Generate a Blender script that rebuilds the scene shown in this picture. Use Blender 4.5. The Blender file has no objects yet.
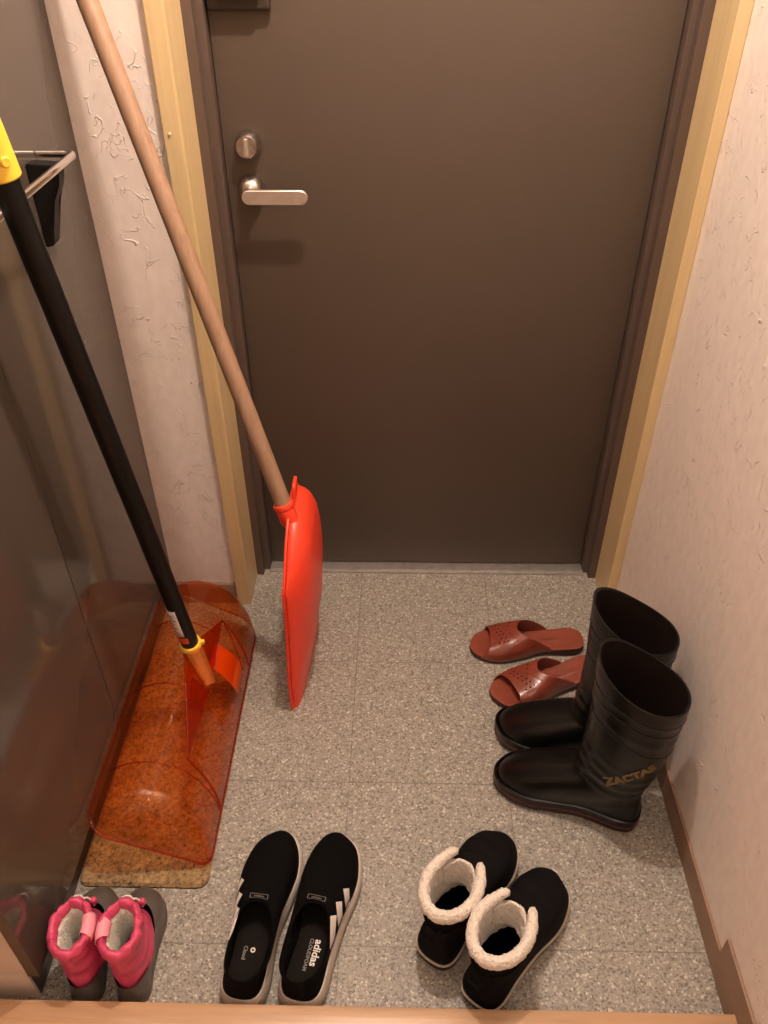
import bpy, bmesh, math, random
from mathutils import Vector, Matrix, noise
from mathutils.bvhtree import BVHTree
random.seed(7)
SC = bpy.context.scene
COL = SC.collection

# ------------------------------------------------------------------ camera
F_PX = 813.6
pitch, yaw, roll = 0.66363, -0.0245, -0.00595
cam_d = bpy.data.cameras.new('camera')
cam = bpy.data.objects.new('camera', cam_d)
COL.objects.link(cam)
cam_d.sensor_fit = 'VERTICAL'
cam_d.sensor_height = 24.0
cam_d.lens = 24.0 * F_PX / 1024.0
cam_d.clip_start = 0.02
fw = Vector((0, math.cos(pitch), -math.sin(pitch)))
rt = Vector((1, 0, 0))
up = rt.cross(fw)
Rz = Matrix.Rotation(-yaw, 3, 'Z')
fw, rt, up = Rz @ fw, Rz @ rt, Rz @ up
rt2 = rt * math.cos(roll) + up * math.sin(roll)
up2 = -rt * math.sin(roll) + up * math.cos(roll)
M3 = Matrix((rt2, up2, -fw)).transposed()
cam.matrix_world = Matrix.Translation((0, 0, 1.355)) @ M3.to_4x4()
SC.camera = cam

# ------------------------------------------------------------------ world, lights, exposure
SC.view_settings.view_transform = 'Standard'
SC.view_settings.look = 'None'
SC.view_settings.gamma = 1.0
SC.view_settings.exposure = 0.0
SC.view_settings.use_curve_mapping = False
SC.cycles.transparent_max_bounces = 32
w = bpy.data.worlds.new('world')
SC.world = w
w.use_nodes = True
w.node_tree.nodes['Background'].inputs[0].default_value = (1.0, 0.72, 0.52, 1)
w.node_tree.nodes['Background'].inputs[1].default_value = 0.01

WARM = (1.0, 0.81, 0.68)
def point_light(name, loc, power, radius, color=WARM):
    d = bpy.data.lights.new(name, 'POINT')
    d.energy = power; d.color = color; d.shadow_soft_size = radius
    o = bpy.data.objects.new(name, d); o.location = loc
    COL.objects.link(o)
    return o
point_light('entry_bulb', (0.005, 1.00, 2.02), 31.5, 0.014)
point_light('entry_bulb', (0.040, 1.01, 2.02), 31.5, 0.014)
hl = bpy.data.lights.new('hall_fill', 'AREA')  # unseen soft fill light above the hall, behind the camera
hl.shape = 'DISK'; hl.size = 0.5; hl.energy = 7; hl.color = WARM
hlo = bpy.data.objects.new('hall_fill', hl); hlo.location = (0.1, -0.7, 2.36); COL.objects.link(hlo)

# ------------------------------------------------------------------ material helpers
def new_mat(name):
    m = bpy.data.materials.new(name); m.use_nodes = True
    nt = m.node_tree
    return m, nt, nt.nodes['Principled BSDF']
def N(nt, t, **kw):
    n = nt.nodes.new(t)
    for k, v in kw.items():
        if k in n.inputs: n.inputs[k].default_value = v
        else: setattr(n, k, v)
    return n
def coords(nt, scale=1.0):
    tc = N(nt, 'ShaderNodeTexCoord')
    mp = N(nt, 'ShaderNodeMapping')
    s = scale if isinstance(scale, (tuple, list)) else (scale,) * 3
    mp.inputs['Scale'].default_value = s
    nt.links.new(tc.outputs['Object'], mp.inputs['Vector'])
    return mp.outputs['Vector']
def ramp(nt, fac, stops, interp='LINEAR'):
    r = N(nt, 'ShaderNodeValToRGB')
    cr = r.color_ramp; cr.interpolation = interp
    while len(cr.elements) < len(stops): cr.elements.new(0.5)
    for e, (p, c) in zip(cr.elements, stops):
        e.position = p; e.color = tuple(c) + (1,) if len(c) == 3 else c
    nt.links.new(fac, r.inputs['Fac'])
    return r.outputs['Color']
def bump(nt, bs, h, strength=0.3, dist=0.001):
    b = N(nt, 'ShaderNodeBump'); b.inputs['Strength'].default_value = strength
    b.inputs['Distance'].default_value = dist
    nt.links.new(h, b.inputs['Height']); nt.links.new(b.outputs['Normal'], bs.inputs['Normal'])
    return b
def mix_rgb(nt, fac, a, b, mode='MIX'):
    m = N(nt, 'ShaderNodeMix'); m.data_type = 'RGBA'; m.blend_type = mode
    for sock, v in ((m.inputs[0], fac), (m.inputs[6], a), (m.inputs[7], b)):
        if isinstance(v, bpy.types.NodeSocket): nt.links.new(v, sock)
        elif isinstance(v, (int, float)): sock.default_value = v
        else: sock.default_value = tuple(v) + (1,)
    return m.outputs[2]
def math_n(nt, op, a, b=None):
    m = N(nt, 'ShaderNodeMath'); m.operation = op
    for i, v in enumerate((a, b)):
        if v is None: continue
        if isinstance(v, bpy.types.NodeSocket): nt.links.new(v, m.inputs[i])
        else: m.inputs[i].default_value = v
    return m.outputs[0]

def plain(name, col, rough=0.5, metal=0.0, var=0.08, nscale=30, bstr=0.0, bdist=0.0005, coat=0.0, spec=0.5, bscale=None):
    m, nt, bs = new_mat(name)
    v = coords(nt)
    n = N(nt, 'ShaderNodeTexNoise', Scale=nscale, Detail=5.0); nt.links.new(v, n.inputs['Vector'])
    c2 = tuple(max(0, x * (1 - var * 2)) for x in col); c1 = tuple(min(1, x * (1 + var)) for x in col)
    nt.links.new(ramp(nt, n.outputs['Fac'], [(0.3, c2), (0.7, c1)]), bs.inputs['Base Color'])
    bs.inputs['Roughness'].default_value = rough; bs.inputs['Metallic'].default_value = metal
    bs.inputs['Coat Weight'].default_value = coat; bs.inputs['Coat Roughness'].default_value = 0.1
    bs.inputs['Specular IOR Level'].default_value = spec
    if bstr > 0:
        n2 = N(nt, 'ShaderNodeTexNoise', Scale=bscale or nscale * 4, Detail=4.0); nt.links.new(v, n2.inputs['Vector'])
        bump(nt, bs, n2.outputs['Fac'], bstr, bdist)
    return m

def mat_wallpaper():
    m, nt, bs = new_mat('wallpaper')
    v = coords(nt)
    big = N(nt, 'ShaderNodeTexNoise', Scale=20.0, Detail=3.0, Distortion=1.2); nt.links.new(v, big.inputs['Vector'])
    band = ramp(nt, big.outputs['Fac'], [(0.484, (0, 0, 0)), (0.5, (1, 1, 1)), (0.516, (0, 0, 0))])
    mk = N(nt, 'ShaderNodeTexNoise', Scale=28.0, Detail=2.0); nt.links.new(v, mk.inputs['Vector'])
    msk = ramp(nt, mk.outputs['Fac'], [(0.49, (0, 0, 0)), (0.56, (1, 1, 1))])
    ridge = mix_rgb(nt, 1.0, band, msk, 'MULTIPLY')
    fine = N(nt, 'ShaderNodeTexNoise', Scale=320.0, Detail=3.0); nt.links.new(v, fine.inputs['Vector'])
    h = math_n(nt, 'ADD', math_n(nt, 'MULTIPLY', ridge, 1.5), math_n(nt, 'MULTIPLY', fine.outputs['Fac'], 0.22))
    st = coords(nt, (46, 46, 24)); n3 = N(nt, 'ShaderNodeTexNoise', Scale=1.0, Detail=4.0); nt.links.new(st, n3.inputs['Vector'])
    h = math_n(nt, 'ADD', h, math_n(nt, 'MULTIPLY', n3.outputs['Fac'], 0.6))
    bump(nt, bs, h, 0.62, 0.0020)
    n = N(nt, 'ShaderNodeTexNoise', Scale=1.4, Detail=4.0); nt.links.new(st, n.inputs['Vector'])
    nt.links.new(ramp(nt, n.outputs['Fac'], [(0.3, (0.79, 0.70, 0.64)), (0.7, (0.86, 0.77, 0.705))]), bs.inputs['Base Color'])
    bs.inputs['Roughness'].default_value = 0.55
    return m

def mat_tiles():
    m, nt, bs = new_mat('granite_tiles')
    v = coords(nt)
    vo = N(nt, 'ShaderNodeTexVoronoi', Scale=330.0); nt.links.new(v, vo.inputs['Vector'])
    sep = N(nt, 'ShaderNodeSeparateColor'); nt.links.new(vo.outputs['Color'], sep.inputs[0])
    c1 = ramp(nt, sep.outputs[0], [(0.0, (0.06, 0.053, 0.046)), (0.09, (0.17, 0.152, 0.13)), (0.24, (0.27, 0.245, 0.21)),
                                   (0.60, (0.34, 0.31, 0.262)), (0.86, (0.47, 0.432, 0.37)), (0.96, (0.70, 0.66, 0.585))], 'CONSTANT')
    vo2 = N(nt, 'ShaderNodeTexVoronoi', Scale=165.0, Randomness=1.0); nt.links.new(v, vo2.inputs['Vector'])
    sep2 = N(nt, 'ShaderNodeSeparateColor'); nt.links.new(vo2.outputs['Color'], sep2.inputs[0])
    near = ramp(nt, vo2.outputs['Distance'], [(0.26, (1, 1, 1)), (0.40, (0, 0, 0))])
    pick = ramp(nt, sep2.outputs[1], [(0.80, (0, 0, 0)), (0.81, (1, 1, 1))], 'CONSTANT')
    fac = math_n(nt, 'MULTIPLY', near, pick)
    c2 = mix_rgb(nt, math_n(nt, 'MULTIPLY', fac, 0.92), c1, ramp(nt, sep2.outputs[2], [(0.0, (0.10, 0.085, 0.07)), (0.5, (0.16, 0.13, 0.10)), (0.86, (0.60, 0.55, 0.47))], 'CONSTANT'))
    fn = N(nt, 'ShaderNodeTexNoise', Scale=900.0, Detail=2.0); nt.links.new(v, fn.inputs['Vector'])
    c3 = mix_rgb(nt, 0.35, c2, ramp(nt, fn.outputs['Fac'], [(0.3, (0.16, 0.142, 0.118)), (0.7, (0.47, 0.432, 0.37))]))
    # joints every 300 mm
    sx = N(nt, 'ShaderNodeSeparateXYZ'); nt.links.new(v, sx.inputs[0])
    js = []
    for ax, off in ((0, -0.091 + 30.0), (1, -0.299 + 30.0)):
        a = math_n(nt, 'ADD', sx.outputs[ax], off if ax == 1 else 30.0 + 0.091)
        f = math_n(nt, 'FRACT', math_n(nt, 'DIVIDE', a, 0.3))
        d = math_n(nt, 'ABSOLUTE', math_n(nt, 'SUBTRACT', f, 0.5))
        js.append(math_n(nt, 'GREATER_THAN', d, 0.5 - 0.0035))
    j = math_n(nt, 'MAXIMUM', js[0], js[1])
    nt.links.new(mix_rgb(nt, math_n(nt, 'MULTIPLY', j, 0.6), c3, (0.13, 0.11, 0.09)), bs.inputs['Base Color'])
    bump(nt, bs, math_n(nt, 'SUBTRACT', 1.0, j), 0.4, 0.001)
    bs.inputs['Roughness'].default_value = 0.5
    return m

def mat_wood(name, a, b, scale=(3, 40, 40), rough=0.45, coat=0.2):
    m, nt, bs = new_mat(name)
    v = coords(nt, scale)
    n = N(nt, 'ShaderNodeTexNoise', Scale=1.6, Detail=6.0, Distortion=0.8); nt.links.new(v, n.inputs['Vector'])
    c = ramp(nt, n.outputs['Fac'], [(0.28, a), (0.5, tuple((x + y) / 2 for x, y in zip(a, b))), (0.72, b)])
    n2 = N(nt, 'ShaderNodeTexNoise', Scale=14.0, Detail=3.0); nt.links.new(v, n2.inputs['Vector'])
    c = mix_rgb(nt, 0.18, c, ramp(nt, n2.outputs['Fac'], [(0.35, a), (0.65, b)]), 'MULTIPLY')
    nt.links.new(c, bs.inputs['Base Color'])
    bs.inputs['Roughness'].default_value = rough; bs.inputs['Coat Weight'].default_value = coat
    bump(nt, bs, n2.outputs['Fac'], 0.12, 0.0004)
    return m

def mat_coir():
    m, nt, bs = new_mat('coir_mat')
    v = coords(nt)
    n = N(nt, 'ShaderNodeTexNoise', Scale=170.0, Detail=5.0, Roughness=0.75); nt.links.new(v, n.inputs['Vector'])
    c = ramp(nt, n.outputs['Fac'], [(0.36, (0.06, 0.04, 0.025)), (0.43, (0.30, 0.19, 0.09)), (0.54, (0.43, 0.28, 0.13)), (0.68, (0.60, 0.44, 0.24))])
    n2 = N(nt, 'ShaderNodeTexNoise', Scale=60.0, Detail=3.0); nt.links.new(v, n2.inputs['Vector'])
    c = mix_rgb(nt, 0.5, c, ramp(nt, n2.outputs['Fac'], [(0.35, (0.45, 0.4, 0.35)), (0.6, (1, 1, 1))]), 'MULTIPLY')
    nt.links.new(c, bs.inputs['Base Color'])
    bs.inputs['Roughness'].default_value = 0.95
    bump(nt, bs, n.outputs['Fac'], 0.9, 0.004)
    return m

def mat_fleece(name, col):
    m, nt, bs = new_mat(name)
    v = coords(nt)
    vo = N(nt, 'ShaderNodeTexVoronoi', Scale=260.0); nt.links.new(v, vo.inputs['Vector'])
    n = N(nt, 'ShaderNodeTexNoise', Scale=420.0, Detail=4.0); nt.links.new(v, n.inputs['Vector'])
    h = math_n(nt, 'ADD', n.outputs['Fac'], math_n(nt, 'MULTIPLY', vo.outputs['Distance'], -0.8))
    bump(nt, bs, h, 0.8, 0.0025)
    nt.links.new(ramp(nt, n.outputs['Fac'], [(0.3, tuple(x * 0.85 for x in col)), (0.7, col)]), bs.inputs['Base Color'])
    bs.inputs['Roughness'].default_value = 1.0
    bs.inputs['Sheen Weight'].default_value = 0.4
    bs.inputs['Subsurface Weight'].default_value = 0.15
    bs.inputs['Subsurface Radius'].default_value = (0.01, 0.008, 0.006)
    bs.inputs['Subsurface Scale'].default_value = 0.5
    return m

def mat_tinted(name, col, deep, rough=0.02, body=0.05):
    """clear dyed plastic sheet: tinted see-through body under a glossy skin"""
    m, nt, bs = new_mat(name)
    nt.nodes.remove(bs)
    out = nt.nodes['Material Output']
    tr = N(nt, 'ShaderNodeBsdfTransparent'); gl = N(nt, 'ShaderNodeBsdfGlossy'); gl.inputs['Roughness'].default_value = rough
    df = N(nt, 'ShaderNodeBsdfDiffuse'); df.inputs['Color'].default_value = (0.85, 0.12, 0.012, 1) if body < 0.2 else (0.9, 0.33, 0.06, 1)
    lw = N(nt, 'ShaderNodeLayerWeight'); lw.inputs['Blend'].default_value = 0.35
    nt.links.new(mix_rgb(nt, lw.outputs['Facing'], col, deep), tr.inputs['Color'])
    mx0 = N(nt, 'ShaderNodeMixShader'); mx0.inputs[0].default_value = body
    nt.links.new(tr.outputs[0], mx0.inputs[1]); nt.links.new(df.outputs[0], mx0.inputs[2])
    fr = N(nt, 'ShaderNodeFresnel'); ge = N(nt, 'ShaderNodeNewGeometry')
    # same reflectance on both faces of the thin sheet
    mi_ = N(nt, 'ShaderNodeMix'); mi_.inputs[2].default_value = 1.42; mi_.inputs[3].default_value = 1 / 1.42
    nt.links.new(ge.outputs['Backfacing'], mi_.inputs[0]); nt.links.new(mi_.outputs[0], fr.inputs['IOR'])
    mx = N(nt, 'ShaderNodeMixShader')
    nt.links.new(fr.outputs[0], mx.inputs[0]); nt.links.new(mx0.outputs[0], mx.inputs[1]); nt.links.new(gl.outputs[0], mx.inputs[2])
    nt.links.new(mx.outputs[0], out.inputs['Surface'])
    return m

MT = {}
MT['wallpaper'] = mat_wallpaper()
MT['tiles'] = mat_tiles()
MT['ceiling'] = plain('ceiling_paper', (0.75, 0.70, 0.63), 0.8)
MT['door_steel'] = plain('brown_door_steel', (0.082, 0.059, 0.0435), 0.5, var=0.03, nscale=3, bstr=0.15, bdist=0.0002, bscale=900)
MT['frame_steel'] = plain('brown_frame_steel', (0.098, 0.067, 0.052), 0.42, var=0.03, nscale=3)
MT['stainless'] = plain('stainless_steel', (0.50, 0.47, 0.44), 0.42, metal=0.75, var=0.08, nscale=60)
MT['satin_metal'] = plain('satin_nickel', (0.62, 0.57, 0.52), 0.36, metal=0.85, var=0.04, nscale=80)
MT['brushed'] = plain('brushed_nickel', (0.52, 0.47, 0.42), 0.28, metal=1.0, var=0.12, nscale=120)
MT['chrome'] = plain('chrome', (0.80, 0.77, 0.74), 0.12, metal=1.0, var=0.02)
MT['bronze'] = plain('dark_bronze', (0.035, 0.024, 0.018), 0.5, metal=0.1)
MT['casing'] = mat_wood('cream_casing', (0.64, 0.495, 0.27), (0.73, 0.575, 0.325), (30, 30, 1.5), 0.42, 0.15)
MT['skirting'] = plain('brown_skirting', (0.27, 0.165, 0.105), 0.5, var=0.06, nscale=12)
MT['hall_wood'] = mat_wood('hall_wood', (0.42, 0.235, 0.115), (0.56, 0.34, 0.185), (4, 46, 40), 0.35, 0.3)
MT['step_wood'] = mat_wood('step_wood', (0.45, 0.275, 0.15), (0.56, 0.365, 0.215), (3.5, 60, 60), 0.35, 0.3)
MT['ash'] = mat_wood('ash_handle', (0.30, 0.178, 0.108), (0.40, 0.255, 0.165), (70, 70, 4), 0.55, 0.0)
MT['lacquer'] = plain('taupe_lacquer', (0.080, 0.063, 0.050), 0.07, var=0.04, nscale=2.5, coat=0.0)
MT['edge_band'] = plain('brown_edge_band', (0.09, 0.06, 0.042), 0.4)
MT['carcass'] = plain('cream_carcass', (0.72, 0.60, 0.50), 0.5, var=0.03)
MT['plinth'] = plain('dark_plinth', (0.045, 0.035, 0.028), 0.3)
MT['black_plastic'] = plain('black_plastic', (0.007, 0.0065, 0.006), 0.5, bstr=0.2, spec=0.3)
MT['pole_black'] = plain('pole_black', (0.004, 0.0038, 0.0036), 0.42, var=0.03, spec=0.3)
MT['yellow'] = plain('yellow_plastic', (0.95, 0.60, 0.06), 0.35, var=0.02)
MT['orange'] = plain('orange_plastic', (0.90, 0.062, 0.026), 0.36, var=0.02, nscale=6)
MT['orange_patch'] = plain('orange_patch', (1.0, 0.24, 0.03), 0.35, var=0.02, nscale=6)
MT['tint'] = mat_tinted('clear_orange_plastic', (0.975, 0.80, 0.60), (0.93, 0.56, 0.34))
MT['tint_dark'] = mat_tinted('deep_orange_plastic', (0.90, 0.42, 0.20), (0.72, 0.18, 0.07))
MT['socket'] = mat_tinted('amber_socket_plastic', (0.97, 0.62, 0.25), (0.85, 0.42, 0.14), 0.06, 0.22)
MT['label'] = plain('white_label', (0.82, 0.78, 0.72), 0.5)
MT['label_red'] = plain('red_label', (0.75, 0.08, 0.03), 0.5)
MT['label_grey'] = plain('grey_print', (0.25, 0.22, 0.2), 0.6)
MT['coir'] = mat_coir()
MT['coir_edge'] = plain('mat_backing', (0.07, 0.045, 0.025), 0.9)
MT['knit_black'] = plain('black_knit', (0.0045, 0.0042, 0.0042), 0.9, nscale=200, bstr=0.4, bdist=0.0004, bscale=1400, spec=0.06)
MT['lining_black'] = plain('black_lining', (0.004, 0.0036, 0.0034), 0.9, nscale=100, bstr=0.3, spec=0.05)
MT['insole_black'] = plain('dark_insole', (0.012, 0.010, 0.009), 0.85, nscale=100, bstr=0.3, spec=0.08)
MT['sole_white'] = plain('white_foam_sole', (0.56, 0.49, 0.43), 0.55, var=0.03, nscale=40)
MT['print_white'] = plain('white_print', (0.75, 0.70, 0.65), 0.5, var=0.01)
MT['print_dim'] = plain('grey_woven_print', (0.24, 0.22, 0.20), 0.7, var=0.01)
MT['suede'] = plain('black_suede', (0.007, 0.0062, 0.007), 0.85, nscale=60, bstr=0.4, bdist=0.001, bscale=260, spec=0.1)
MT['sole_dark'] = plain('dark_rubber_sole', (0.02, 0.018, 0.016), 0.6)
MT['sole_cream'] = plain('cream_welt', (0.50, 0.42, 0.32), 0.6)
MT['fleece'] = mat_fleece('cream_fleece', (0.84, 0.755, 0.66))
MT['fleece_kid'] = mat_fleece('ivory_fleece', (1.0, 0.95, 0.84))
MT['pink'] = plain('pink_nylon', (0.60, 0.062, 0.150), 0.42, var=0.06, nscale=20, bstr=0.35, bdist=0.002, bscale=60)
MT['pink_light'] = plain('light_pink_webbing', (0.88, 0.32, 0.40), 0.6, var=0.04)
MT['rubber_grey'] = plain('grey_rubber', (0.105, 0.090, 0.078), 0.45, var=0.05, nscale=15)
MT['footbed_grey'] = plain('grey_footbed', (0.13, 0.12, 0.105), 0.85, nscale=100)
MT['rubber_black'] = plain('black_rubber', (0.0055, 0.0047, 0.0043), 0.30, var=0.1, nscale=18, bstr=0.15, bdist=0.001, bscale=30, spec=0.35)
MT['rubber_inner'] = plain('dark_brown_boot_lining', (0.016, 0.0095, 0.008), 0.9, spec=0.1)
MT['rubber_sole'] = plain('black_rubber_sole', (0.013, 0.011, 0.010), 0.5)
MT['red_stripe'] = plain('red_stripe', (0.17, 0.028, 0.02), 0.5)
MT['gold_print'] = plain('gold_print', (0.20, 0.14, 0.05), 0.5, var=0.15, nscale=200)
MT['leather_red'] = plain('red_brown_leather', (0.215, 0.043, 0.024), 0.30, var=0.12, nscale=25, bstr=0.5, bdist=0.0015, bscale=45, coat=0.15)
MT['insole_red'] = plain('red_brown_insole', (0.24, 0.054, 0.030), 0.42, var=0.06, nscale=25)
MT['slipper_sole'] = plain('dark_slipper_sole', (0.06, 0.016, 0.010), 0.6)
MT['hole_dark'] = plain('dark_perforation', (0.02, 0.006, 0.004), 0.9)

# ------------------------------------------------------------------ mesh helpers
def link(name, me, mats, parent=None, smooth=True, angle=None):
    if not isinstance(mats, (list, tuple)): mats = [mats]
    for m in mats: me.materials.append(m)
    if smooth:
        for p in me.polygons: p.use_smooth = True
        if angle: me.set_sharp_from_angle(angle=math.radians(angle))
    o = bpy.data.objects.new(name, me)
    COL.objects.link(o)
    if parent: o.parent = parent
    return o
def from_bm(name, bm, mats, parent=None, smooth=True, angle=40, recalc=True):
    if recalc: bmesh.ops.recalc_face_normals(bm, faces=bm.faces)
    me = bpy.data.meshes.new(name); bm.to_mesh(me); bm.free()
    return link(name, me, mats, parent, smooth, angle)
def empty(name, loc=(0, 0, 0), rz=0.0):
    o = bpy.data.objects.new(name, None); o.location = loc; o.rotation_euler = (0, 0, rz)
    o.empty_display_size = 0.05
    COL.objects.link(o); return o
def tag(o, label, cat, group=None):
    o['label'] = label; o['category'] = cat
    if group: o['group'] = group
    return o
def structure(o): o['kind'] = 'structure'; return o
def add_box(bm, lo, hi, bev=0.0, seg=2, mi=0):
    r = bmesh.ops.create_cube(bm, size=1.0)
    vs = r['verts']
    c = [(a + b) / 2 for a, b in zip(lo, hi)]; s = [b - a for a, b in zip(lo, hi)]
    for v in vs: v.co = Vector([c[i] + v.co[i] * s[i] for i in range(3)])
    fs = set(f for v in vs for f in v.link_faces)
    for f in fs: f.material_index = mi
    if bev > 0:
        es = set(e for v in vs for e in v.link_edges)
        bmesh.ops.bevel(bm, geom=list(es), offset=bev, segments=seg, affect='EDGES', profile=0.6, material=mi)
def box(name, lo, hi, mat, parent=None, bev=0.0):
    bm = bmesh.new(); add_box(bm, lo, hi, bev)
    return from_bm(name, bm, mat, parent, smooth=bev > 0, angle=50)
def add_loops(bm, loops, cap0=False, cap1=False, mi=0, mis=None):
    rows = [[bm.verts.new(p) for p in lp] for lp in loops]
    n = len(rows[0])
    for j in range(len(rows) - 1):
        for i in range(n):
            f = bm.faces.new((rows[j][i], rows[j][(i + 1) % n], rows[j + 1][(i + 1) % n], rows[j + 1][i]))
            f.material_index = mis[j] if mis else mi
    for flag, row, k in ((cap0, rows[0], 0), (cap1, rows[-1], -1)):
        if flag:
            c = bm.verts.new(sum((v.co for v in row), Vector()) / n)
            for i in range(n):
                f = bm.faces.new((row[i], row[(i + 1) % n], c)); f.material_index = mis[k] if mis else mi
    return rows
def add_grid(bm, rows, mi=0):
    R = [[bm.verts.new(p) for p in r] for r in rows]
    for j in range(len(R) - 1):
        for i in range(len(R[0]) - 1):
            f = bm.faces.new((R[j][i], R[j][i + 1], R[j + 1][i + 1], R[j + 1][i])); f.material_index = mi
    return R
def frame_of(d):
    d = d.normalized(); a = Vector((0, 0, 1)) if abs(d.z) < 0.9 else Vector((1, 0, 0))
    u = d.cross(a).normalized(); return u, d.cross(u).normalized()
def add_tube(bm, pts, rad, n=16, cap=True, mi=0, closed=False):
    pts = [Vector(p) for p in pts]
    if not isinstance(rad, (list, tuple)): rad = [rad] * len(pts)
    loops = []; u = None
    for i, p in enumerate(pts):
        if closed: d = pts[(i + 1) % len(pts)] - pts[i - 1]
        else: d = pts[min(i + 1, len(pts) - 1)] - pts[max(i - 1, 0)]
        d.normalize()
        if u is None: u, v = frame_of(d)
        else:
            u = (u - d * u.dot(d)).normalized(); v = d.cross(u)
        loops.append([p + (u * math.cos(2 * math.pi * k / n) + v * math.sin(2 * math.pi * k / n)) * rad[i] for k in range(n)])
    if closed:
        # close by repeating the first loop with the best index shift
        f0 = loops[0]; l = loops[-1]
        sh = min(range(n), key=lambda s: sum((f0[(k + s) % n] - l[k]).length for k in range(n)))
        loops.append([f0[(k + sh) % n] for k in range(n)])
        cap = False
    add_loops(bm, loops, cap, cap, mi)
def tube(name, pts, rad, mat, parent=None, n=16, closed=False):
    bm = bmesh.new(); add_tube(bm, pts, rad, n, closed=closed)
    return from_bm(name, bm, mat, parent, angle=50)
def add_lathe(bm, prof, origin, axis, n=40, mi=0):
    o = Vector(origin); d = Vector(axis).normalized(); u, v = frame_of(d)
    loops = [[o + d * h + (u * math.cos(2 * math.pi * k / n) + v * math.sin(2 * math.pi * k / n)) * r for k in range(n)] for r, h in prof]
    add_loops(bm, loops, True, True, mi)
def lerp(a, b, t): return a + (b - a) * t
def sstep(a, b, x):
    t = max(0.0, min(1.0, (x - a) / (b - a))); return t * t * (3 - 2 * t)
def interp(x, pts):
    if x <= pts[0][0]: return pts[0][1]
    for (x0, y0), (x1, y1) in zip(pts, pts[1:]):
        if x <= x1: return lerp(y0, y1, (x - x0) / (x1 - x0))
    return pts[-1][1]
def catmull(P, n, closed=True):
    P = [Vector(p) for p in P]; out = []
    m = len(P)
    for i in range(m):
        p0, p1, p2, p3 = P[i - 1], P[i], P[(i + 1) % m], P[(i + 2) % m]
        for k in range(12):
            t = k / 12
            out.append(0.5 * ((2 * p1) + (p2 - p0) * t + (2 * p0 - 5 * p1 + 4 * p2 - p3) * t * t + (3 * p1 - p0 - 3 * p2 + p3) * t ** 3))
    # resample by arc length
    L = [0]
    for a, b in zip(out, out[1:] + out[:1]): L.append(L[-1] + (b - a).length)
    res = []; j = 0
    for k in range(n):
        s = L[-1] * k / n
        while L[j + 1] < s: j += 1
        t = (s - L[j]) / max(1e-9, L[j + 1] - L[j])
        res.append(out[j].lerp(out[(j + 1) % len(out)], t))
    return res
def bez(p0, p1, p2, p3, t):
    s = 1 - t; return p0 * s ** 3 + p1 * 3 * s * s * t + p2 * 3 * s * t * t + p3 * t ** 3
def curve_text(body, size, align='CENTER', shear=0.0, bold=0.0):
    cu = bpy.data.curves.new('txt', 'FONT'); cu.body = body; cu.size = size
    cu.align_x = align; cu.align_y = 'CENTER'; cu.shear = shear; cu.offset = bold
    o = bpy.data.objects.new('txt', cu); COL.objects.link(o)
    dg = bpy.context.evaluated_depsgraph_get(); dg.update()
    me = bpy.data.meshes.new_from_object(o.evaluated_get(dg))
    vs = [v.co.copy() for v in me.vertices]; fs = [tuple(p.vertices) for p in me.polygons]
    bm = bmesh.new(); bm.from_mesh(me)
    bmesh.ops.triangulate(bm, faces=bm.faces)
    for _ in range(4):
        es = [e for e in bm.edges if e.calc_length() > max(0.0016, size * 0.12)]
        if not es: break
        bmesh.ops.subdivide_edges(bm, edges=es, cuts=1)
        bmesh.ops.triangulate(bm, faces=bm.faces)
    bm.verts.ensure_lookup_table(); bm.verts.index_update()
    vs = [v.co.copy() for v in bm.verts]; fs = [tuple(v.index for v in f.verts) for f in bm.faces]; bm.free()
    bpy.data.objects.remove(o); bpy.data.curves.remove(cu); bpy.data.meshes.remove(me)
    return vs, fs
def mapped(name, vs, fs, fn, mat, parent):
    me = bpy.data.meshes.new(name); me.from_pydata([fn(v.x, v.y) for v in vs], [], fs)
    return link(name, me, mat, parent, smooth=False)
def bvh_of(obj):
    bm = bmesh.new(); bm.from_mesh(obj.data); t = BVHTree.FromBMesh(bm); bm.free(); return t
def cast(t, o, d, off=0.0006):
    o = Vector(o); d = Vector(d).normalized()
    loc, nor, _, _ = t.ray_cast(o, d)
    if loc is None:
        loc, nor, _, _ = t.find_nearest(o + d * 0.15)
    return loc - d * off

# ================================================================== SETTING
XL, XR = -0.93, 0.500
YB = 1.385            # wall around the door
ZC = 2.40
box('floor', (XL, 0.494, -0.03), (XR, 1.53, 0.0), MT['tiles'])['kind'] = 'structure'
box('floor_hall', (XL, -1.8, -0.03), (XR, 0.4535, 0.045), MT['hall_wood'])['kind'] = 'structure'
box('trim_1', (XL, 0.4545, -0.03), (XR, 0.494, 0.0455), MT['step_wood'], bev=0.0025)['kind'] = 'structure'
box('wall_right', (XR, -1.8, -0.03), (XR + 0.1, 1.60, ZC), MT['wallpaper'])['kind'] = 'structure'
box('wall_left', (XL - 0.1, -1.8, -0.03), (XL, 1.60, ZC), MT['wallpaper'])['kind'] = 'structure'
box('wall_front', (XL, -1.9, -0.03), (XR, -1.8, ZC), MT['wallpaper'])['kind'] = 'structure'
box('ceiling', (XL - 0.1, -1.9, ZC), (XR + 0.1, 1.7, ZC + 0.08), MT['ceiling'])['kind'] = 'structure'
# wall around the door opening
bm = bmesh.new()
add_box(bm, (XL, YB, -0.03), (-0.352, 1.60, ZC))
add_box(bm, (-0.352, YB, 2.03), (XR, 1.60, ZC))
structure(from_bm('wall_back', bm, MT['wallpaper'], smooth=False))
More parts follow.
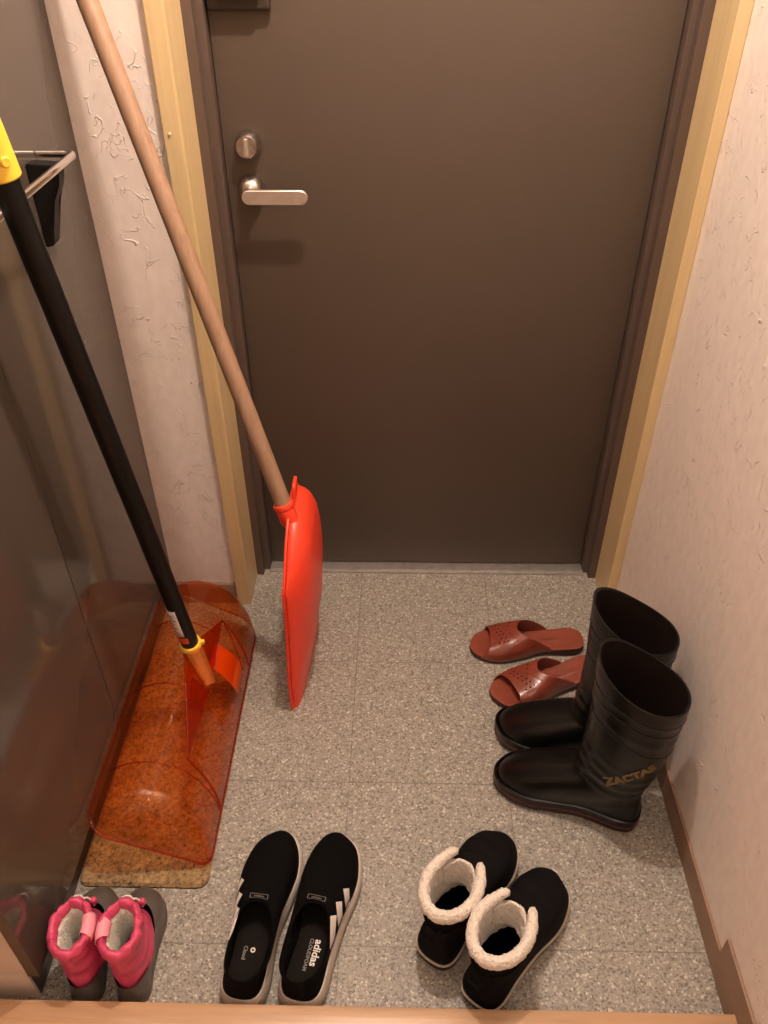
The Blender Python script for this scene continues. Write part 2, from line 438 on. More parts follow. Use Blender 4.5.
# skirtings
box('baseboard_back', (XL, YB - 0.008, 0.0), (-0.3785, YB, 0.06), MT['skirting'], bev=0.001)['kind'] = 'structure'
bm = bmesh.new()
add_box(bm, (XR - 0.005, 0.494, 0.0), (XR, 1.374, 0.057), 0.001)
add_box(bm, (XR - 0.0055, -1.8, 0.0455), (XR, 0.4555, 0.103), 0.001)
add_box(bm, (XR - 0.0054, 0.455, 0.046), (XR, 0.575, 0.103), 0.001)
structure(from_bm('baseboard_right', bm, MT['skirting'], smooth=False))
box('baseboard_left', (XL, -1.8, 0.0455), (XL + 0.009, 0.45, 0.103), MT['skirting'], bev=0.001)['kind'] = 'structure'
# cream wood casing with inward returns
def casing(name, x0, x1, xr0, xr1):
    bm = bmesh.new()
    add_box(bm, (x0, 1.373, 0), (x1, YB + 0.002, 2.06), 0.0015)
    add_box(bm, (xr0, 1.3735, 0), (xr1, 1.477, 2.03), 0.001)
    return structure(from_bm(name, bm, MT['casing'], smooth=False))
casing('trim_2', -0.379, -0.3505, -0.3515, -0.3485)
casing('trim_3', 0.4805, 0.4995, 0.4785, 0.4995)
box('trim_4', (-0.379, 1.373, 2.0), (0.4995, 1.477, 2.06), MT['casing'])['kind'] = 'structure'
# steel door frame
bm = bmesh.new()
add_box(bm, (-0.3515, 1.477, 0), (-0.332, 1.60, 2.02), 0.0015)
add_box(bm, (-0.334, 1.497, 0), (-0.318, 1.60, 2.02), 0.0015)
add_box(bm, (0.461, 1.477, 0), (0.4995, 1.60, 2.02), 0.0015)
add_box(bm, (0.450, 1.497, 0), (0.463, 1.60, 2.02), 0.0015)
add_box(bm, (-0.3515, 1.477, 1.985), (0.4995, 1.60, 2.03), 0.0015)
structure(from_bm('trim_5', bm, MT['frame_steel'], smooth=False))
# stainless threshold
bm = bmesh.new()
add_box(bm, (-0.318, 1.486, -0.002), (0.450, 1.56, 0.006), 0.001)
add_box(bm, (-0.318, 1.492, 0.005), (0.450, 1.50, 0.0085), 0.0005)
structure(from_bm('trim_6', bm, MT['stainless'], smooth=False))
# door leaf
YD = 1.520
door = structure(box('door_1', (-0.3165, YD, 0.009), (0.4485, YD + 0.04, 1.983), MT['door_steel'], bev=0.0015))
# lever handle
bm = bmesh.new()
hz, hx = 0.906, -0.2735
add_lathe(bm, [(0.0240, 0.0), (0.0240, 0.005), (0.0228, 0.013), (0.0195, 0.021), (0.0135, 0.027), (0.0095, 0.029), (0.0090, 0.046)], (hx, YD, hz + 0.005), (0, -1, 0))
lev = from_bm('door_handle', bm, MT['brushed'], door)
bm = bmesh.new()
pts = []
x0, x1, hh = -0.284, -0.1675, 0.0125
for k in range(13): a = math.pi / 2 + math.pi * k / 12; pts.append((x0 + hh + hh * math.cos(a), hz + 0.002 + hh * math.sin(a)))
for k in range(13): a = -math.pi / 2 + math.pi * k / 12; pts.append((x1 - hh + hh * math.cos(a), hz + 0.002 + hh * math.sin(a)))
cx = (x0 + x1) / 2
def sl(s, y): return [Vector((cx + (px - cx) * (1 - s / 0.058), y, hz + 0.002 + (pz - hz - 0.002) * (1 - s / 0.0125))) for px, pz in pts]
add_loops(bm, [sl(0.001, 1.4665), sl(0, 1.4675), sl(0, 1.4740), sl(0.001, 1.4750)], True, True)
from_bm('lever', bm, MT['satin_metal'], lev)
# thumb-turn lock
bm = bmesh.new()
add_lathe(bm, [(0.0235, 0.0), (0.0235, 0.005), (0.0215, 0.015), (0.0200, 0.026), (0.0180, 0.0285), (0.0170, 0.0265)], (hx + 0.002, YD, 0.986), (0, -1, 0))
lk = from_bm('thumb_turn_lock', bm, MT['brushed'], door)
bm = bmesh.new()
add_box(bm, (hx - 0.0015, YD - 0.034, 0.971), (hx + 0.0055, YD - 0.024, 1.001), 0.0025, 3)
from_bm('turn_knob', bm, MT['satin_metal'], lk)
# door guard near the top of the view
bm = bmesh.new()
add_box(bm, (-0.314, YD - 0.018, 1.186), (-0.212, YD, 1.262), 0.007, 3)
add_box(bm, (-0.300, YD - 0.034, 1.205), (-0.228, YD - 0.014, 1.250), 0.005, 3)
from_bm('door_guard', bm, MT['bronze'], door)
# small screw head on the left casing
bm = bmesh.new()
add_lathe(bm, [(0.0028, 0), (0.0028, 0.0012), (0.0018, 0.0022)], (-0.369, 1.373, 1.035), (0, -1, 0), 16)
from_bm('trim_7', bm, MT['casing'])['kind'] = 'structure'

# ================================================================== SHOE CABINET
cab = tag(empty('shoe_cabinet', (-0.72, 0.95, 0)), 'tall shoe cabinet with glossy taupe doors along the left side of the entrance', 'cabinet')
def cb(name, lo, hi, mat, bev=0.0, parent=cab):
    o = box(name, [a - b for a, b in zip(lo, cab.location)], [a - b for a, b in zip(hi, cab.location)], mat, parent, bev)
    return o
cb('carcass', (-0.925, 0.514, 0.078), (-0.5435, 1.383, 2.2), MT['carcass'], 0.001)
cb('side_panel', (-0.925, 0.514, 0.0), (-0.5445, 0.5185, 0.0775), MT['carcass'])
cb('plinth', (-0.925, 0.519, 0.0), (-0.5445, 1.370, 0.0775), MT['plinth'])
def cabdoor(y0, y1):
    bm = bmesh.new(); L = cab.location
    add_box(bm, (-0.5425 - L.x, y0 - L.y, 0.076), (-0.525 - L.x, y1 - L.y, 2.2), 0.001)
    o = from_bm('door', bm, [MT['lacquer'], MT['edge_band']], cab, smooth=False)
    for p in o.data.polygons:
        if abs(p.normal.y) > 0.9 and p.normal.y < 0: p.material_index = 1
    return o
cabdoor(0.513, 0.9485); cabdoor(0.9505, 1.3835)

# chrome rail held off the cabinet face by black wedge brackets
rail = tag(empty('umbrella_rail', (-0.525, 1.05, 1.04)), 'chrome rail on black wedge brackets fixed to the front of the glossy cabinet', 'rail')
def rl(p): return Vector(p) - rail.location
zr = 1.044
tube('rail_bar', [rl(p) for p in [(-0.5235, 1.222, zr), (-0.500, 1.222, zr), (-0.480, 1.222, zr), (-0.4725, 1.219, zr), (-0.470, 1.212, zr), (-0.470, 1.10, zr),
     (-0.470, 0.90, zr), (-0.470, 0.72, zr), (-0.4725, 0.713, zr), (-0.480, 0.710, zr), (-0.5235, 0.710, zr)]], 0.0055, MT['chrome'], rail, 18)
def bracket(y):
    bm = bmesh.new()
    prof = [(-0.5245, 1.042), (-0.484, 1.040), (-0.480, 1.034), (-0.483, 1.015), (-0.497, 0.99), (-0.508, 0.945), (-0.512, 0.928), (-0.5245, 0.925)]
    for yy in (y - 0.013, y + 0.013): pass
    A = [rl((x, y - 0.013, z)) for x, z in prof]; B = [rl((x, y + 0.013, z)) for x, z in prof]
    va = [bm.verts.new(p) for p in A]; vb = [bm.verts.new(p) for p in B]
    n = len(prof)
    bm.faces.new(va); bm.faces.new(vb[::-1])
    for i in range(n): bm.faces.new((va[i], va[(i + 1) % n], vb[(i + 1) % n], vb[i]))
    bmesh.ops.bevel(bm, geom=list(bm.edges), offset=0.0015, segments=2, affect='EDGES')
    from_bm('bracket', bm, MT['black_plastic'], rail, angle=30)
bracket(1.188); bracket(0.84)

# ================================================================== DOORMAT
def mat_outline(cx, cy, hx, hy, r, n=8):
    out = []
    for sx, sy, a0 in ((1, 1, 0), (-1, 1, 90), (-1, -1, 180), (1, -1, 270)):
        for k in range(n + 1):
            a = math.radians(a0 + 90 * k / n)
            out.append((cx + sx * (hx - r) + r * math.cos(a), cy + sy * (hy - r) + r * math.sin(a)))
    return out
dm = tag(empty('doormat', (-0.4315, 0.958, 0)), 'tan coir doormat under the clear orange snow pusher', 'doormat')
def ml(pts, z, s=0): return [Vector((x * (1 - s), y * (1 - s * 0.4), z)) for x, y in pts]
mo = mat_outline(0, 0, 0.1105, 0.270, 0.018)
bm = bmesh.new(); add_loops(bm, [ml(mo, 0.0), ml(mo, 0.003)], True, True)
from_bm('backing', bm, MT['coir_edge'], dm)
bm = bmesh.new()
rows = []
for j in range(121):
    y = -0.270 + 0.540 * j / 120
    row = []
    for i in range(49):
        x = -0.111 + 0.222 * i / 48
        # pull grid into the rounded outline
        ax, ay = abs(x), abs(y)
        r = 0.018; px, py = x, y
        if ax > 0.111 - r and ay > 0.270 - r:
            dx, dy = ax - (0.111 - r), ay - (0.270 - r)
            l = math.hypot(dx, dy)
            if l > r: px = math.copysign((0.111 - r) + dx * r / l, x); py = math.copysign((0.270 - r) + dy * r / l, y)
        edge = min(0.111 - ax, 0.270 - ay)
        z = 0.0035 + 0.0052 * min(1, max(0, edge) / 0.003) ** 0.5 + 0.0012 * noise.noise(Vector((x, y, 0)) * 330)
        row.append(Vector((px, py, z)))
    rows.append(row)
add_grid(bm, rows)
from_bm('pile', bm, MT['coir'], dm, recalc=True)
MAT_Z = 0.0095

# ================================================================== CLEAR ORANGE SNOW PUSHER
push = tag(empty('snow_pusher', (-0.42, 1.03, 0)), 'snow pusher with see-through orange blade and black pole, leaning by the glossy cabinet', 'snow pusher')
PL = push.location
HP = [(0, 0), (.012, .020), (.045, .040), (.09, .060), (.15, .077), (.24, .091), (.34, .098), (.45, .1005), (.56, .096), (.7, .078), (.82, .055), (.90, .036), (.955, .018), (.985, 0.007), (1, 0)]
RL = Vector((-0.519, 0, 0.118)); RR = Vector((-0.321, 0, MAT_Z + 0.002))
chord = RR - RL; CN = Vector((-chord.z, 0, chord.x)).normalized()
PY0, PY1 = 0.722, 1.302
def pusher_pt(u, v):
    """u across the blade profile 0..1, v along its width 0..1"""
    y = lerp(PY0, PY1, v)
    t = min(y - PY0, PY1 - y)
    r = 0.045
    s0 = 0.0 if t >= r else (r - math.sqrt(max(0, r * r - (r - t) ** 2))) / chord.length * 0.9
    far = y > 1.0; r1 = 0.055 if far else 0.020
    s1 = 1.0 if t >= r1 else 1.0 - (r1 - math.sqrt(max(0, r1 * r1 - (r1 - t) ** 2))) / chord.length * 0.9
    s = lerp(s0, s1, u)
    te = 0.05
    e = 1.0 if t >= te else (1 - (1 - t / te) ** 2.6) ** (1 / 2.0)
    h = interp(u, HP) * e
    return RL + chord * s + CN * h + Vector((0, y, 0)) - PL
NU, NV = 44, 120
def vpar(j):
    q = j / NV
    return 0.5 - 0.5 * math.cos(math.pi * q) if False else (q ** 1 if 0.12 < q < 0.88 else (0.12 * (q / 0.12) ** 2.0 if q <= 0.12 else 1 - 0.12 * ((1 - q) / 0.12) ** 2.0))
def upar(i):
    q = i / NU
    return q if 0.1 < q < 0.9 else (0.1 * (q / 0.1) ** 1.6 if q <= 0.1 else 1 - 0.1 * ((1 - q) / 0.1) ** 1.6)
bm = bmesh.new()
add_grid(bm, [[pusher_pt(upar(i), vpar(j)) for i in range(NU + 1)] for j in range(NV + 1)])
bl = from_bm('blade', bm, MT['tint'], push, angle=60)
sm = bl.modifiers.new('thick', 'SOLIDIFY'); sm.thickness = 0.0022; sm.offset = -1
# thickened lip around the rim
rim = [pusher_pt(upar(i), 0) for i in range(NU + 1)] + [pusher_pt(1, vpar(j)) for j in range(1, NV)] + \
      [pusher_pt(upar(i), 1) for i in range(NU, -1, -1)] + [pusher_pt(0, vpar(j)) for j in range(NV - 1, 0, -1)]
rim2 = [rim[0]]
for p in rim[1:]:
    if (p - rim2[-1]).length > 0.004: rim2.append(p)
tube('lip', rim2, 0.0021, MT['tint_dark'], push, 8, closed=True)
# cross ribs that follow the blade
def rib(y0, y1, u0, u1, r=0.0015):
    pts = []
    for k in range(31):
        u = lerp(u0, u1, k / 30); v = (lerp(y0, y1, k / 30) - PY0) / (PY1 - PY0)
        pts.append(pusher_pt(u, v) + CN * 0.0008)
    tube('rib', pts, r, MT['tint_dark'], push, 8)
rib(0.816, 0.822, 0.04, 0.98, 0.0012); rib(0.990, 0.986, 0.03, 0.50, 0.0011); rib(1.158, 1.138, 0.03, 0.50, 0.0011)
rib(0.842, 0.827, 0.54, 0.985, 0.0021); rib(1.178, 1.163, 0.54, 0.97, 0.0019); rib(1.178, 1.125, 0.545, 0.90, 0.0012)
# socket and bracing webs
RING = Vector((-0.3935, 1.052, 0.208))
TOP = Vector((-0.4465, 0.937, 1.097))
ax = (TOP - RING).normalized()
sock_end = pusher_pt(0.565, 0.49) + PL + CN * 0.010
bm = bmesh.new()
sp = [RING + ax * 0.006, RING, lerp(RING, sock_end, 0.15), lerp(RING, sock_end, 0.55), sock_end]
add_tube(bm, [p - PL for p in sp], [0.0185, 0.0188, 0.0182, 0.0160, 0.0125], 28)
from_bm('socket', bm, MT['socket'], push)
def web(a, b, foot):
    """thin triangular brace between the socket line a-b and its foot on the blade"""
    bm = bmesh.new()
    rows = [[lerp(a, b, k / 10).lerp(foot, (m / 8)) - PL for m in range(9)] for k in range(11)]
    add_grid(bm, rows)
    bmesh.ops.remove_doubles(bm, verts=bm.verts, dist=1e-6)
    o = from_bm('brace', bm, MT['tint_dark'], push, recalc=False)
    s = o.modifiers.new('thick', 'SOLIDIFY'); s.thickness = 0.0022; s.offset = 0
F1 = pusher_pt(0.55, 0.206) + PL + CN * 0.001; F2 = pusher_pt(0.545, 0.787) + PL + CN * 0.001
web(RING + Vector((-0.012, -0.012, -0.004)), sock_end + Vector((-0.004, -0.008, 0.004)), F1)
web(pusher_pt(0.40, 0.50) + PL, sock_end + Vector((0, -0.006, -0.008)), F1)
web(RING + Vector((0.006, 0.014, -0.004)), sock_end + Vector((0.004, 0.008, 0.002)), F2)
# bright opaque orange patch just under the blade, beside the socket
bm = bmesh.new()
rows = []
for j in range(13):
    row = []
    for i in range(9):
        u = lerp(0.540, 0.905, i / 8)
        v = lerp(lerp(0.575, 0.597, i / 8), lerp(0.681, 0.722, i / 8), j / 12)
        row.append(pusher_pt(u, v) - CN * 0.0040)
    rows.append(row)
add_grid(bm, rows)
o = from_bm('blade_patch', bm, MT['orange_patch'], push, recalc=False); o['label'] = 'bright opaque orange patch'
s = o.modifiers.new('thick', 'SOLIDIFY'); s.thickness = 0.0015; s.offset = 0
# pole with ring, label and yellow grip collar
bm = bmesh.new()
add_tube(bm, [RING + ax * 0.004 - PL, RING + ax * 0.892 - PL], 0.0162, 32)
pole = from_bm('pole', bm, MT['pole_black'], push)
bm = bmesh.new()
add_lathe(bm, [(0.0165, -0.003), (0.0200, -0.0025), (0.0212, 0.001), (0.0212, 0.006), (0.0195, 0.009), (0.0165, 0.0095)], RING - PL, ax, 36)
# little lug of the ring
side = (Vector((1, 0.15, 0)) - ax * Vector((1, 0.15, 0)).dot(ax)).normalized()
add_box(bm, (-0.004, -0.004, -0.004), (0.004, 0.004, 0.004), 0.0015)
for v in bm.verts[-0:]:
    pass
lug = [v for v in bm.verts if v.co.length < 0.02]
for v in lug: v.co += RING - PL + side * 0.0225 + ax * 0.004
ring = from_bm('ring', bm, MT['yellow'], push)
def pole_wrap(name, h0, h1, a0, a1, mat, r=0.0166, parent=None):
    """sticker wrapped on the pole; angles measured from the direction of the hall"""
    f = (Vector((0, -1, 0)) - ax * Vector((0, -1, 0)).dot(ax)).normalized(); g = ax.cross(f)
    bm = bmesh.new(); rows = []
    for j in range(7):
        h = lerp(h0, h1, j / 6); c = RING + ax * h - PL
        rows.append([c + (f * math.cos(math.radians(a)) + g * math.sin(math.radians(a))) * r for a in [lerp(a0, a1, i / 14) for i in range(15)]])
    add_grid(bm, rows)
    o = from_bm(name, bm, mat, parent or pole, recalc=False)
    s = o.modifiers.new('thick', 'SOLIDIFY'); s.thickness = 0.0003; s.offset = 1
    return o
lab = pole_wrap('label', 0.047, 0.122, -85, 8, MT['label']); lab['label'] = 'white printed sticker'
for k in range(5): pole_wrap('print_line', 0.058 + k * 0.012, 0.061 + k * 0.012, -70 + 5 * (k % 2), -8 - 8 * (k % 3), MT['label_grey'] if k else MT['label_red'], 0.01700, lab)
o = pole_wrap('label', 0.026, 0.042, -70, 22, MT['label_red']); o['label'] = 'small red sticker'
# yellow collar and grip
g0 = TOP - ax * 0.006
bm = bmesh.new()
add_tube(bm, [g0 - PL, g0 + ax * 0.002 - PL, g0 + ax * 0.05 - PL, g0 + ax * 0.10 - PL, g0 + ax * 0.13 - PL], [0.0188, 0.0205, 0.0200, 0.0185, 0.0165], 32)
gr = from_bm('grip', bm, MT['yellow'], push); gr['label'] = 'yellow plastic grip and collar'
gc = g0 + ax * 0.13; gx = (Vector((0, 1, 0)) - ax * ax.y).normalized()
pts = []
for k in range(25):
    a = math.pi * 2 * k / 24
    pts.append(gc + ax * (0.055 - 0.055 * math.cos(a)) + gx * (0.055 * math.sin(a)) - PL)
tube('hand_loop', pts[:-1], 0.011, MT['yellow'], gr, 14, closed=True)
bm = bmesh.new()
sd = (Vector((0.75, -0.65, 0)) - ax * Vector((0.75, -0.65, 0)).dot(ax)).normalized()
add_lathe(bm, [(0.006, 0), (0.006, 0.002), (0.0045, 0.0035), (0.002, 0.0032)], g0 + ax * 0.022 + sd * 0.0195 - PL, sd, 20)
from_bm('rivet', bm, MT['yellow'], gr)

# ================================================================== ORANGE SNOW SHOVEL
shv = tag(empty('snow_shovel', (-0.2, 1.2, 0)), 'red-orange plastic snow shovel with pale wooden handle standing in front of the brown door', 'snow shovel')
SL = shv.location
YS0, YS1 = 1.072, 1.352
def shov_pt(wv, hv):
    """wv -1..1 across (near..far), hv 0..1 bottom..top"""
    y = lerp(YS0, YS1, (wv + 1) / 2)
    H = 0.434 - 0.110 * abs(wv) ** 2.6
    z = 0.002 + H * hv
    xr = interp(z, [(0, -0.216), (0.08, -0.2165), (0.2, -0.2115), (0.30, -0.2085), (0.40, -0.2115), (0.46, -0.2110)])
    dep = interp(hv, [(0, 0.015), (0.15, 0.025), (0.35, 0.040), (0.6, 0.047), (0.8, 0.049), (0.9, 0.046), (0.96, 0.036), (0.99, 0.022), (1.0, 0.010)])
    sh = 1 - abs(wv) ** 3.2
    # keep the inner curve steep by the side walls
    x = xr + dep * sh ** lerp(0.35, 0.65, min(1, hv * 2)) + 0.009 * (1 + wv) * (1 - hv)
    return Vector((x, y, z)) - SL
bm = bmesh.new()
NW, NH = 48, 56
def wpar(i):
    q = -1 + 2 * i / NW
    return math.sin(q * math.pi / 2) * 0.6 + q * 0.4
add_grid(bm, [[shov_pt(wpar(i), (j / NH)) for i in range(NW + 1)] for j in range(NH + 1)])
sb = from_bm('blade', bm, MT['orange'], shv, angle=60)
s = sb.modifiers.new('thick', 'SOLIDIFY'); s.thickness = 0.003; s.offset = 0
# outward turned rim round sides and top
rimp = [shov_pt(-1, j / NH) for j in range(0, NH + 1)] + [shov_pt(wpar(i), 1) for i in range(1, NW)] + [shov_pt(1, j / NH) for j in range(NH, -1, -1)]
bm = bmesh.new()
rows = []
n = len(rimp)
cen = Vector((0, 1.21, 0.2)) - SL
for k, p in enumerate(rimp):
    t = (rimp[min(k + 1, n - 1)] - rimp[max(k - 1, 0)]).normalized()
    outw = Vector((0, t.z, -t.y)); 
    if outw.dot(Vector((0, p.y - cen.y, p.z - cen.z))) < 0: outw = -outw
    outw.normalize()
    wd = 0.007
    rows.append([p + Vector((0.014, 0, 0)) + outw * 0.0, p + outw * 0.003 + Vector((0.0, 0, 0)), p + outw * 0.006 + Vector((-0.001, 0, 0)), p + outw * wd + Vector((-0.004, 0, 0))])
rows = [[r[1], r[2], r[3]] for r in rows]
add_grid(bm, rows)
o = from_bm('rim', bm, MT['orange'], shv, recalc=False)
s = o.modifiers.new('thick', 'SOLIDIFY'); s.thickness = 0.003; s.offset = 0
# wear strip at the lower corner
bm = bmesh.new()
add_tube(bm, [shov_pt(w_, 0) + Vector((0, 0, 0.001)) for w_ in [wpar(i) for i in range(NW + 1)]], 0.0026, 10)
from_bm('cutting_edge', bm, MT['orange'], shv)
# handle
HA = Vector((-0.2125, 1.176, 0.450)); HB = Vector((-0.4400, 1.322, 1.215))
hd = (HB - HA).normalized()
bm = bmesh.new()
top = HA + hd * 1.055
add_tube(bm, [HA - hd * 0.012 - SL, HA - SL, top - hd * 0.008 - SL, top - hd * 0.002 - SL, top - SL], [0.0150, 0.0153, 0.0150, 0.0128, 0.009], 32)
o = from_bm('handle', bm, MT['ash'], shv); o['label'] = 'pale wooden handle'
# socket collar, tab and ridge down the back
bm = bmesh.new()
add_lathe(bm, [(0.0156, -0.010), (0.0172, -0.009), (0.0192, -0.003), (0.0196, 0.001), (0.0185, 0.004), (0.0156, 0.0045)], HA - SL, hd, 36)
end = Vector((-0.1720, 1.205, 0.215))
sp = [HA - hd * 0.004, HA - hd * 0.03, HA - hd * 0.060 + Vector((0.008, 0.01, 0)), Vector((-0.1760, 1.20, 0.325)), Vector((-0.1720, 1.202, 0.265)), end]
add_tube(bm, [p - SL for p in sp], [0.0174, 0.0178, 0.0165, 0.0135, 0.009, 0.003], 24)
from_bm('socket', bm, MT['orange'], shv)
bm = bmesh.new()
rows = []
for j in range(9):
    q = j / 8
    z = lerp(0.405, 0.478, q); hw = lerp(0.026, 0.015, q ** 0.8)
    rows.append([Vector((-0.1985 + 0.004 * q - 0.004 * math.cos(a * math.pi / 2) * 0 , 1.212 + hw * a, z)) - SL for a in [-1, -0.6, -0.2, 0.2, 0.6, 1]])
add_grid(bm, rows)
o = from_bm('socket_tab', bm, MT['orange'], shv, recalc=False)
s = o.modifiers.new('thick', 'SOLIDIFY'); s.thickness = 0.006; s.offset = 0

# ================================================================== FOOTWEAR
OUT_R = [(0, 0), (.26, .022), (.37, .10), (.37, .28), (.41, .48), (.50, .67), (.475, .80), (.35, .92), (.10, .985), (-.10, 1.0),
         (-.30, .965), (-.45, .87), (-.50, .73), (-.42, .56), (-.33, .38), (-.36, .12), (-.26, .022)]
def outline(L, W, sx=1, n=72, narrow=1.0):
    P = [Vector((x * W * sx * (narrow if y < 0.5 else 1), y * L, 0)) for x, y in OUT_R]
    return catmull(P, n)
def offset(lp, d):
    n = len(lp); out = []
    area = sum(lp[i - 1].x * lp[i].y - lp[i].x * lp[i - 1].y for i in range(n))
    sg = 1 if area > 0 else -1
    for i in range(n):
        t = (lp[(i + 1) % n] - lp[i - 1]).normalized(); nn = Vector((t.y, -t.x, 0)) * sg
        out.append(lp[i] + nn * d)
    return out
def atz(lp, zf):
    return [Vector((p.x, p.y, zf(p) if callable(zf) else zf)) for p in lp]
def ringf(n, cx, cy, rx, ry, zf, sx=1, power=2.0):
    out = []
    for i in range(n):
        a = -math.pi / 2 + 2 * math.pi * i / n * sx
        c, s_ = math.cos(a), math.sin(a)
        k = (abs(c) ** power + abs(s_) ** power) ** (-1 / power)
        x, y = cx + rx * c * k, cy + ry * s_ * k
        out.append(Vector((x, y, zf(x, y) if callable(zf) else zf)))
    return out
def sole_mesh(name, lp, layers, mats, parent, mis=None):
    """layers: (offset, z or z-function)"""
    bm = bmesh.new()
    zt_ = layers[-1][1]; last = offset(lp, layers[-1][0])
    zf = zt_ if callable(zt_) else (lambda p: zt_)
    caps = [[Vector((p.x * k, lerp(0.12, 0.9, 0.5) * max(q.y for q in lp) * (1 - m) + p.y * m, 0)) for p in last] for k, m in ((0.75, 0.93), (0.45, 0.84), (0.15, 0.76))]
    caps = [[Vector((p.x, p.y, zf(p))) for p in c] for c in caps]
    add_loops(bm, [atz(offset(lp, d), z) for d, z in layers] + caps, True, True, mis=mis)
    return from_bm(name, bm, mats, parent, angle=50)
def vamp_loops(base, ring, L, rows, toe_h, zdrop, hold=0.5, bulge=0.002):
    """loops rising from the sole edge to the collar ring"""
    out = []
    c = sum(base, Vector()) / len(base)
    for k in range(rows + 1):
        t = k / rows; lp = []
        for p0, p3 in zip(base, ring):
            dh = Vector((p0.x - p3.x, p0.y - p3.y, 0)); d = dh.length
            fwd = sstep(0.25, 0.75, p0.y / L)
            up1 = lerp((p3.z - p0.z) * 0.45, toe_h, fwd)
            o_ = (p0 - c); o_.z = 0; o_.normalize()
            P1 = p0 + Vector((0, 0, up1)) + o_ * bulge
            P2 = p3 + dh * lerp(0.10, hold, fwd) - Vector((0, 0, lerp((p3.z - p0.z) * 0.35, zdrop, fwd)))
            lp.append(bez(p0, P1, P2, p3, t))
        out.append(lp)
    return out

